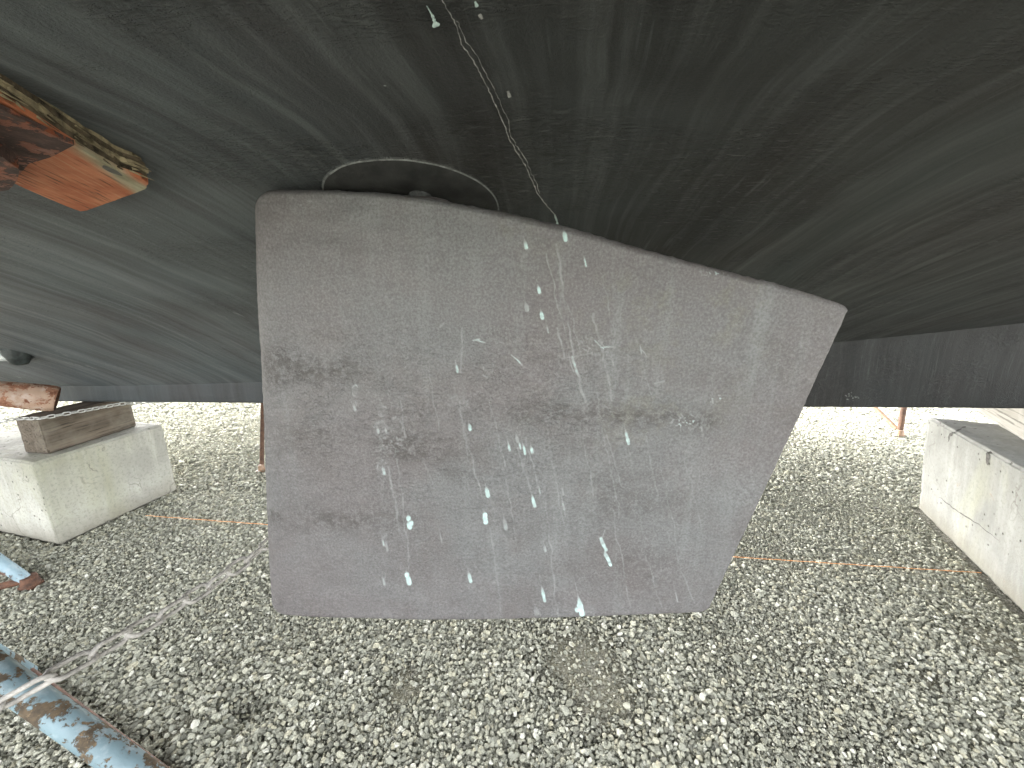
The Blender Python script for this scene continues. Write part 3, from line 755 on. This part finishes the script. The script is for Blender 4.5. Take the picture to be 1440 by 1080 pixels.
# ------------------------------------------------------------------ rusty open pipe lying on the timber
mb = MB(); A = np.array((-1.845, 1.500, .562)); Bd = np.array((-.75, -.66, .36)); Bd /= np.linalg.norm(Bd)
pts = [A + Bd * t for t in (0, .006, .02, .06, .12, .2, .3, .45, .65)]
rad = [.047, .051, .053, .052, .049, .042, .037, .035, .035]
mb.tube(pts, rad, 40, cap=False)
mb.tube([A, A + Bd * .004, A + Bd * .03, A + Bd * .3], [.047, .041, .037, .030], 40, 1, cap=False)
o = mb.build('steel_pipe', [M_PIPE, M_RUST])
tag(o, 'rusty open ended steel pipe resting on the brown timber block', 'pipe')

# ------------------------------------------------------------------ boat stands
def slab(mb, poly_w, nrm, thick, mi=0, jag=0, seed=0):
    """a plate with the given outline, grown along nrm by thick"""
    r = random.Random(seed); P = []; cen_ = np.mean(poly_w, axis=0)
    for i, p in enumerate(poly_w):
        q = poly_w[(i + 1) % len(poly_w)]; n_ = max(1, int(np.linalg.norm(np.array(q) - np.array(p)) / .004)) if jag else 1
        for k in range(n_):
            b_ = np.array(p) + (np.array(q) - np.array(p)) * k / n_
            if jag: w1 = mnoise.noise(Vector(b_) * 55 + Vector((seed, 0, 0))) + .5 * mnoise.noise(Vector(b_) * 190 + Vector((seed, 5, 0)))
            b_ = b_ + (b_ - cen_) / np.linalg.norm(b_ - cen_) * jag * (w1 + r.gauss(0, .12))
            P.append(b_)
    n_ = len(P); T = [p + np.array(nrm) * thick for p in P]
    mb.add(P, [tuple(range(n_))], mi, False); mb.add(T, [tuple(range(n_))], mi, False)
    mb.add(P + T, [(i, (i + 1) % n_, n_ + (i + 1) % n_, n_ + i) for i in range(n_)], mi, False)

stand = empty('boat_stand', (-.60, .45, 0))
tag(stand, 'blue rusty boat stand in front left holding an orange plywood pad', 'boat stand', 'stands propping the boat')
def child(mb, name, mats, parent):
    o = mb.build(name, mats); o.parent = parent
    o.matrix_parent_inverse = Matrix.Translation(parent.location).inverted()
    return o
# orange plywood pad: plies with ragged edges, laid against the bottom
pc = on_hull(60, 205); pn = hull_normal(pc)
def pad_pt(px, py, d): return on_plane(px, py, pc + pn * d, pn)
pl_t = .0265
outline_px = [(-235, 20), (0, 138), (60, 176), (120, 214), (170, 242), (198, 251), (209, 258), (206, 264), (192, 271), (152, 285), (122, 296), (113, 297), (104, 294), (60, 276), (0, 249), (-235, 148)]
base = [pad_pt(x, y, pl_t) for x, y in outline_px]
plies = 5; M_ply = [flat_mat('ply_pale', (.27, .225, .14), .85, .6, 55, .006), flat_mat('ply_dark', (.085, .066, .042), .9, .75, 70, .006)]
def mat_orange():
    m, nt, b = new_mat('orange_painted_ply', .72, .3)
    oc = nd(nt, 'TexCoord').outputs['Object']
    ang = math.atan2(base[4][1] - base[1][1], base[4][0] - base[1][0])
    rc = nd(nt, 'Mapping', {'Vector': oc, 'Rotation': (0, 0, ang)}, vector_type='TEXTURE').outputs[0]
    g = noise(nt, coords(nt, (14, 260, 60), src=rc), 1, 5, .65, .3)
    big = noise(nt, oc, 26, 4, .6)
    c = mix(nt, ramp(nt, big, [(.35, 0.), (.65, 1.)]), (.36, .105, .045), (.50, .19, .095))
    c = mix(nt, ramp(nt, g, [(.54, 0.), (.70, .65)]), c, (.52, .32, .19))
    c = mix(nt, ramp(nt, g, [(.36, .9), (.43, 0.)]), c, (.085, .040, .020))
    c = mix(nt, attr(nt, 'bare'), c, mix(nt, ramp(nt, noise(nt, coords(nt, (30, 120, 60), src=rc), 1, 5, .6), [(.35, 0.), (.65, 1.)]), (.22, .20, .125), (.40, .37, .26)))
    put(nt, b.inputs['Base Color'], c); put(nt, b.inputs['Normal'], bump(nt, g, .0016, .8))
    return m
M_ORANGE = mat_orange()
mb = MB(); t1 = pl_t / plies
for k in range(plies):
    grow = random.Random(40 + k)
    o_k = []
    for i, p in enumerate(base):
        cen = np.mean(base, axis=0); out = (p - cen) / np.linalg.norm(p - cen)
        o_k.append(p + out * grow.uniform(-.005, .002) * (1 if k else 0) - pn * (pl_t - t1 * (plies - k)) * 0 - pn * t1 * k)
    slab(mb, o_k, -pn, t1 * .96, 2 if k == 0 else (k % 2), .0024 if k else .0012, 50 + k)
for i in range(70):       # splinters along the near edge
    r = random.Random(300 + i); t = r.random()
    j = int(t * 4.999); p = base[j] + (base[j + 1] - base[j]) * (t * 4.999 - j) if j > 0 else base[0] + (base[1] - base[0]) * r.random()
    d_ = (base[j + 1] - base[j]); d_ /= np.linalg.norm(d_); q = p - pn * r.uniform(.002, .019) + np.array((.001, -.0012, 0)) * r.random()
    mb.tube([q, q + d_ * r.uniform(.006, .022) + np.array((0, -r.uniform(0, .003), -r.uniform(-.001, .002)))], [r.uniform(.0005, .0014), .0002], 5, r.choice((0, 0, 1)))
# knot hole
hc = pad_pt(157, 240, pl_t + .0006); d_ = base[4] - base[1]; d_ /= np.linalg.norm(d_); e_ = np.cross(pn, d_)
hr = [hc + d_ * math.cos(t) * .0125 * (1 + .15 * math.sin(3 * t)) + e_ * math.sin(t) * .0045 for t in np.arange(28) * 2 * math.pi / 28]
mb.add(hr + [hc + pn * .0004], [(i, (i + 1) % 28, 28) for i in range(28)], 3)
# bottom skin as a fine sheet that carries the bare-wood patch
o = child(mb, 'pad', M_ply + [M_ORANGE, M_DARK], stand)
me = o.data
bm = bmesh.new(); bm.from_mesh(me)
sel = [f for f in bm.faces if f.material_index == 2 and abs(f.normal.dot(Vector(pn))) > .9]
bmesh.ops.triangulate(bm, faces=sel)
for _ in range(4):
    ed_ = [e for e in {e for f in bm.faces if f.material_index == 2 for e in f.edges} if e.calc_length() > .008]
    if ed_: bmesh.ops.subdivide_edges(bm, edges=ed_, cuts=1)
    bmesh.ops.triangulate(bm, faces=[f for f in bm.faces if len(f.verts) > 4])
bm.to_mesh(me); bm.free()
bl_ = [on for on in (pad_pt(112, 206, pl_t), pad_pt(140, 226, pl_t), pad_pt(172, 250, pl_t), pad_pt(196, 262, pl_t))]
av = []
for v in me.vertices:
    p = np.array(v.co); dmin = min(np.linalg.norm(np.cross(bl_[i + 1] - bl_[i], p - bl_[i])) / np.linalg.norm(bl_[i + 1] - bl_[i]) + 10 * max(0, -np.dot(p - bl_[i], bl_[i + 1] - bl_[i]) / np.dot(bl_[i + 1] - bl_[i], bl_[i + 1] - bl_[i])) * .01 for i in range(3))
    s_ = np.dot(p - bl_[0], d_) / .06
    av.append(float(np.clip(1.5 - dmin / .0085, 0, 1) * np.clip(s_ * 2 + .6, 0, 1)))
a = me.attributes.new('bare', 'FLOAT', 'POINT'); a.data.foreach_set('value', av)
# steel head plate under the pad
mb = MB()
pts = [pad_pt(x, y, pl_t + .0012) for x, y in [(-200, 52), (-10, 140), (40, 166), (104, 197), (72, 214), (40, 224), (28, 238), (14, 252), (-40, 262), (-200, 170)]]
slab(mb, pts, pn, .004, 0, .0003, 9)
fold = [pad_pt(x, y, pl_t + .0054) for x, y in [(-150, 120), (0, 200), (24, 218), (22, 236), (10, 250), (-30, 256), (-150, 190)]]
slab(mb, fold, pn, .012, 0, .0005, 10)
child(mb, 'head_plate', [M_STEEL], stand)
hubp = np.array((-1.08, .475, .72)); head = pad_pt(-95, 150, pl_t + .016)
mb = MB(); mb.tube([head, hubp], .014, 18); child(mb, 'screw', [M_RUST], stand)
mb = MB(); mb.tube([hubp + (head - hubp) * .22, hubp - (head - hubp) / np.linalg.norm(head - hubp) * .06], .033, 24)
mb.tube([hubp + (head - hubp) * .30 + np.array((-.1, 0, 0)), hubp + (head - hubp) * .30 + np.array((.0, 0, 0))], .008, 10)
child(mb, 'hub', [M_BLUE], stand)
# legs of the near stand
def leg_line(pa, pb): return [pa + (pb - pa) * t for t in np.linspace(0, 1, 12)]
P62 = on_plane(-2, 940, (0, 0, 0), (1, 0, 0)) if False else EYE + ray(0, 949) * .560
P30 = EYE + ray(189, 1082) * .565
dleg = (P30 - P62); f0 = P62 + dleg * ((0.012 - P62[2]) / dleg[2]); h0 = P62 - dleg * 0 + dleg * ((.70 - P62[2]) / dleg[2])
feet = [f0, np.array((-1.28, .80, .012)), np.array((-1.30, .05, .012))]
for i, f in enumerate(feet):
    mb = MB(); top_ = h0 if i == 0 else hubp
    mb.tube(leg_line(f, top_), .0188, 28)
    lg = child(mb, 'leg', [M_BLUE], stand)
for i in range(3):
    p, q = feet[i], feet[(i + 1) % 3]
    mb = MB(); mb.tube([p + np.array((0, 0, .015)), q + np.array((0, 0, .015))], .010, 10)
    child(mb, 'base_bar', [M_RUST], stand)

def small_stand(loc, hub, feet, padz, mats, label, legr=.018, bars=True, brace=None):
    s = empty('boat_stand', loc); tag(s, label, 'boat stand', 'stands propping the boat')
    hub = np.array(hub)
    for f in feet:
        f = np.array(f); mb = MB(); mb.tube(leg_line(f, hub), legr, 16); child(mb, 'leg', [mats[0]], s)
        mb = MB(); mb.obox(f + np.array((-.022, -.02, -.012)), (.044, 0, 0), (0, .04, 0), (0, 0, .010)); mb.tube([f + np.array((0, 0, -.003)), f + np.array((0, 0, .028))], [legr * 1.45, legr * 1.15], 12)
        child(mb, 'foot', [mats[1]], s)
    if bars:
        for i in range(len(feet)):
            p, q = np.array(feet[i]), np.array(feet[(i + 1) % len(feet)]); mb = MB()
            mb.tube([p + np.array((0, 0, .016)), q + np.array((0, 0, .016))], .012, 10); child(mb, 'base_bar', [mats[1]], s)
    if brace:
        mb = MB(); mb.tube([np.array(brace[0]), np.array(brace[1])], legr * .85, 12); child(mb, 'brace', [mats[2]], s)
    mb = MB(); mb.tube([hub - np.array((0, 0, .08)), hub + np.array((0, 0, .05))], .032, 18); child(mb, 'hub', [mats[0]], s)
    mb = MB(); mb.tube([hub, np.array((hub[0], hub[1], padz - .03))], .015, 14); child(mb, 'screw', [mats[1]], s)
    l = to_local((hub[0], hub[1], padz)); w_ = -l[1] if l[1] < 0 else l[1] - KT
    zt = float(hull_z(l[0], w_)); sl = (float(hull_z(l[0], w_ + .1)) - float(hull_z(l[0], w_ - .1))) / .2 * (-1 if l[1] < 0 else 1)
    mb = MB(); c0 = np.array((hub[0], hub[1], zt - .004))
    ax = np.array((.24, 0, float(zj(l[0] + .1) - zj(l[0])) * 0)); ay = np.array((0, .16, .16 * sl)); mb.obox(c0 - ax / 2 - ay / 2 - np.array((0, 0, .022)), ax, ay, (0, 0, .018))
    child(mb, 'pad', [M_ORANGE_PLAIN], s)
    return s
M_ORANGE_PLAIN = flat_mat('orange_pad_paint', (.45, .16, .07), .75, .2, 30)
def bottom_z(x, y):
    l = to_local((x, y, 0)); return float(hull_z(l[0], -l[1] if l[1] < 0 else max(0, l[1] - KT)))
small_stand((-1.95, 1.05, 0), (-2.10, 1.04, .70), [on_z(43, 820, .014), (-2.35, .72, .014), (-2.45, 1.35, .014)], bottom_z(-2.1, 1.04) - .02,
            (M_BLUE2, M_RUST, M_BLUE2), 'pale blue boat stand leg with rusty foot beside the left concrete block', .0175)
fA = on_z(368, 660, .014)
small_stand((-1.5, 2.5, 0), (-1.55, 2.38, .62), [fA, (-1.78, 3.0, .014), (-1.12, 2.95, .014)], bottom_z(-1.55, 2.38) - .02,
            (M_ORUST, M_TAN, M_ORUST), 'thin brown rusty stand leg on the gravel beyond the keel left of the rudder', .0115, bars=False)
fB = on_z(1265, 610, .014)
small_stand((2.8, 2.8, 0), (2.86, 2.75, .86), [fB, (3.35, 3.2, .014), (2.45, 3.3, .014)], bottom_z(2.8, 2.75) - .02,
            (M_ORUST, M_TAN, M_TAN), 'brown stand leg with slanting tan brace beyond the keel right of the rudder', .0165, bars=False,
            brace=(EYE + ray(1261, 603) * 2.70, EYE + ray(1205, 548) * 2.95))

# ------------------------------------------------------------------ chains
def link_data(L, wd, r, name):
    mb = MB(); path = []
    hl = (L - wd) / 2; rr = wd / 2 - r
    for k in range(9): a_ = -math.pi / 2 + math.pi * k / 8; path.append((hl + rr * math.cos(a_), rr * math.sin(a_)))
    for k in range(9): a_ = math.pi / 2 + math.pi * k / 8; path.append((-hl + rr * math.cos(a_), rr * math.sin(a_)))
    n = len(path); m_ = 10; vs = []
    for i in range(n):
        p = Vector((*path[i], 0)); t = Vector((*path[(i + 1) % n], 0)) - Vector((*path[i - 1], 0)); t.normalize(); s = Vector((-t.y, t.x, 0))
        for k in range(m_): vs.append(p + s * r * math.cos(k * 2 * math.pi / m_) + Vector((0, 0, 1)) * r * math.sin(k * 2 * math.pi / m_))
    fs = [(i * m_ + k, i * m_ + (k + 1) % m_, ((i + 1) % n) * m_ + (k + 1) % m_, ((i + 1) % n) * m_ + k) for i in range(n) for k in range(m_)]
    me = bpy.data.meshes.new(name); me.from_pydata([tuple(v) for v in vs], [], fs); me.update()
    me.polygons.foreach_set('use_smooth', [True] * len(me.polygons)); return me
def chain(pts, pitch, me, mat, label, roll0, name='chain'):
    root = empty(name, pts[0]); tag(root, label, 'chain', 'securing chains')
    if not me.materials: me.materials.append(mat)
    pts = np.array(pts); d = np.r_[0, np.cumsum(np.linalg.norm(np.diff(pts, axis=0), axis=1))]
    f = lambda t: Vector([np.interp(t, d, pts[:, k]) for k in range(3)])
    n = int(d[-1] / pitch)
    for i in range(n):
        a_, b_ = f(i * pitch), f((i + 1) * pitch); t = (b_ - a_).normalized()
        q = t.to_track_quat('X', 'Z') @ Matrix.Rotation(roll0 + (i % 2) * math.pi / 2 + random.uniform(-.25, .25), 3, 'X').to_quaternion()
        o = bpy.data.objects.new('chain_link', me); C.objects.link(o); o.parent = root
        o.location = (a_ + b_) / 2 - root.location; o.rotation_mode = 'QUATERNION'; o.rotation_quaternion = q
lm = link_data(.062, .030, .0036, 'chain_link')
cA = EYE + ray(62, 957) * .522; cB = EYE + ray(374, 768) * .95
cL = EYE + ray(0, 992) * .505; cL2 = EYE + ray(-70, 1032) * .49
trk = [cL2, cL, cA]
for t in np.linspace(.12, 1, 10):
    p = cA + (cB - cA) * t; trk.append(p - np.array((0, 0, .012 * math.sin(math.pi * t))))
far = np.array((-.66, 2.9, .36))
for t in np.linspace(.1, 1, 12):
    p = cB + (far - cB) * t; trk.append(p - np.array((0, 0, .05 * math.sin(math.pi * t))))
chain(trk, .0515, lm, M_GALV, 'dusty grey chain stretched from the front blue stand leg towards the keel', R(35))
lm2 = link_data(.027, .017, .0026, 'small_chain_link')
q0 = EYE + ray(-60, 604) * 1.42; q1 = EYE + ray(20, 589) * 1.49; q2 = on_z(58, 588, .5115); q3 = on_z(120, 577, .5115); q4 = on_z(172, 567.5, .5115)
chain([q0, q1, q2, q3, q4, q4 + np.array((.10, .5, -.12)), q4 + np.array((.12, .9, -.16))], .0205, lm2, flat_mat('bright_galvanised', (.42, .42, .40), .5, .3, 90),
      'fine light chain draped over the brown timber block', R(20))

# ------------------------------------------------------------------ orange mason's line over the gravel
pa = on_z(205, 725, .03); pb = on_z(1380, 805.5, .03); mb = MB()
pts = [pa + (pb - pa) * t + np.array((0, 0, -.006 * math.sin(math.pi * t) + .0006 * math.sin(t * 160))) for t in np.linspace(0, 1, 120)]
mb.tube(pts, .0010, 8)
m, nt, bb = new_mat('orange_twine', .7, .3)
w_ = nd(nt, 'TexWave', {'Vector': nd(nt, 'TexCoord').outputs['Object'], 'Scale': 70.0, 'Distortion': 3.0}).outputs['Fac']
put(nt, bb.inputs['Base Color'], mix(nt, w_, (.70, .22, .06), (.75, .42, .18)))
tag(mb.build('string_line', [m]), 'thin orange string stretched low over the gravel behind the rudder', 'string')

# ------------------------------------------------------------------ gravel
stones = []
for k in range(9):
    bm = bmesh.new(); bmesh.ops.create_icosphere(bm, subdivisions=3 if k < 9 else 2, radius=.5)
    r = random.Random(900 + k)
    planes = [(Vector((r.gauss(0, 1), r.gauss(0, 1), r.gauss(0, 1))).normalized(), r.uniform(.26, .44)) for _ in range(r.randint(7, 12))]
    for v in bm.verts:
        for n_, d_ in planes:
            e = v.co.dot(n_) - d_
            if e > 0: v.co -= n_ * e * .93
        v.co *= 1 + .10 * mnoise.noise(v.co * 3 + Vector((k, 0, 0)))
    sc = Vector((r.uniform(1.0, 1.5), r.uniform(.8, 1.1), r.uniform(.55, .85)))
    for v in bm.verts: v.co = Vector((v.co.x * sc.x, v.co.y * sc.y, v.co.z * sc.z))
    me = bpy.data.meshes.new('stone'); bm.to_mesh(me); bm.free(); me.materials.append(M_STONE)
    me.polygons.foreach_set('use_smooth', [True] * len(me.polygons))
    o = bpy.data.objects.new('stone_source', me); stones.append(o)
def scatter(x0, x1, y0, y1, sp, keep):
    nx_, ny_ = int((x1 - x0) / sp), int((y1 - y0) / sp)
    X, Y = np.meshgrid(np.arange(nx_), np.arange(ny_))
    X = x0 + (X + rng.uniform(-.1, 1.1, X.shape)) * sp; Y = y0 + (Y + rng.uniform(-.1, 1.1, Y.shape)) * sp
    X, Y = X.ravel(), Y.ravel(); k = keep(X, Y); return X[k], Y[k]
wedge = lambda x, y, m=.34: (np.abs(x) < 1.42 * y + m)
PTS = []
def layer(x, y, lo, hi, pw, zoff, mossy, lift=.35):
    n = len(x); s = lo + (hi - lo) * rng.random(n) ** pw
    m_ = moss_at(x, y); keep = rng.random(n) > m_ * mossy
    x, y, s = x[keep], y[keep], s[keep]
    z = ground_h(x, y) + zoff + s * lift * rng.uniform(-.5, 1, len(x))
    PTS.append(np.stack([x, y, z, s], -1))
sizefac = lambda x, y: fbm(x * 3.0 + 3, y * 3.0, 77, 4)
# near field, mid field, far field; patches of coarser and finer stone
x, y = scatter(-2.6, 2.6, .25, 1.75, .0054, lambda x, y: wedge(x, y, .32)); layer(x, y, .0042, .0088, 1.1, .0005, .80, .5)
x, y = scatter(-2.6, 2.6, .25, 1.75, .0082, lambda x, y: wedge(x, y, .32) & (rng.random(len(x)) < .12 + 1.1 * np.clip((sizefac(x, y) - .42) * 8, 0, 1))); layer(x, y, .0075, .0135, 1.4, .003, .92, .5)
x, y = scatter(-2.6, 2.6, .25, 1.75, 0.019, lambda x, y: wedge(x, y) & (rng.random(len(x)) < .15 + .9 * np.clip((sizefac(x, y) - .44) * 8, 0, 1))); layer(x, y, .010, .0185, 1.6, .003, .95)
x, y = scatter(-2.6, 2.6, .25, 1.75, .09, lambda x, y: wedge(x, y) & (rng.random(len(x)) < .5)); layer(x, y, .015, .022, 1.6, .004, .95)
x, y = scatter(-4.2, 4.2, 1.75, 3.0, .0100, lambda x, y: wedge(x, y)); layer(x, y, .007, .015, 1.3, .001, .3)
x, y = scatter(-4.2, 4.2, 1.75, 3.0, .022, lambda x, y: wedge(x, y) & (rng.random(len(x)) < .6)); layer(x, y, .012, .022, 1.6, .004, .8)
x, y = scatter(-6, 6, 3.0, 5.6, .020, lambda x, y: wedge(x, y)); layer(x, y, .013, .028, 1.4, .001, .3)
x, y = scatter(-3.2, 3.2, -.7, 1.75, .0105, lambda x, y: ~wedge(x, y, .32) | (y < .25)); layer(x, y, .007, .0155, 1.3, .001, .3)
hx, hy = HOLE[0] + rng.normal(0, .10, 420), HOLE[1] + rng.normal(0, .09, 420); layer(hx, hy, .009, .017, 1.2, .003, .2, .6)
P = np.concatenate(PTS)
# keep stones out of the blocks
for blk in [o_ for o_ in C.objects if o_.name.startswith('concrete_block')]:
    inv = np.array(blk.matrix_world.inverted()); q = P[:, :2] @ inv[:2, :2].T + inv[:2, 3]
    dm = blk.dimensions; P = P[~((np.abs(q[:, 0]) < dm.x / 2 + .002) & (np.abs(q[:, 1]) < dm.y / 2 + .002))]
n = len(P); print('stones', n)
me = bpy.data.meshes.new('gravel'); me.vertices.add(n); me.vertices.foreach_set('co', P[:, :3].astype(np.float32).ravel())
a = me.attributes.new('scl', 'FLOAT', 'POINT'); a.data.foreach_set('value', P[:, 3].astype(np.float32))
rot = np.stack([rng.normal(0, .45, n), rng.normal(0, .45, n), rng.uniform(0, 6.283, n)], -1)
a = me.attributes.new('rot', 'FLOAT_VECTOR', 'POINT'); a.data.foreach_set('vector', rot.astype(np.float32).ravel())
a = me.attributes.new('idx', 'INT', 'POINT'); a.data.foreach_set('value', rng.integers(0, len(stones), n).astype(np.int32))
gravel = bpy.data.objects.new('gravel', me); C.objects.link(gravel); me.materials.append(M_STONE)
tag(gravel, 'loose grey crushed stones covering the yard', 'gravel', kind='stuff')
ng = bpy.data.node_groups.new('gravel_scatter', 'GeometryNodeTree')
ng.interface.new_socket('Geometry', in_out='INPUT', socket_type='NodeSocketGeometry'); ng.interface.new_socket('Geometry', in_out='OUTPUT', socket_type='NodeSocketGeometry')
gi = ng.nodes.new('NodeGroupInput'); go = ng.nodes.new('NodeGroupOutput')
iop = ng.nodes.new('GeometryNodeInstanceOnPoints'); iop.inputs['Pick Instance'].default_value = True
gti = ng.nodes.new('GeometryNodeGeometryToInstance')
for o in reversed(stones):
    oi = ng.nodes.new('GeometryNodeObjectInfo'); oi.inputs['Object'].default_value = o; oi.inputs['As Instance'].default_value = True
    ng.links.new(oi.outputs['Geometry'], gti.inputs[0])
def named(nm, dt):
    q = ng.nodes.new('GeometryNodeInputNamedAttribute'); q.data_type = dt; q.inputs['Name'].default_value = nm; return q.outputs['Attribute']
ng.links.new(gi.outputs[0], iop.inputs['Points']); ng.links.new(gti.outputs[0], iop.inputs['Instance'])
ng.links.new(named('idx', 'INT'), iop.inputs['Instance Index']); ng.links.new(named('scl', 'FLOAT'), iop.inputs['Scale'])
er = ng.nodes.new('FunctionNodeEulerToRotation'); ng.links.new(named('rot', 'FLOAT_VECTOR'), er.inputs[0]); ng.links.new(er.outputs[0], iop.inputs['Rotation'])
ng.links.new(iop.outputs[0], go.inputs[0])
md = gravel.modifiers.new('scatter', 'NODES'); md.node_group = ng
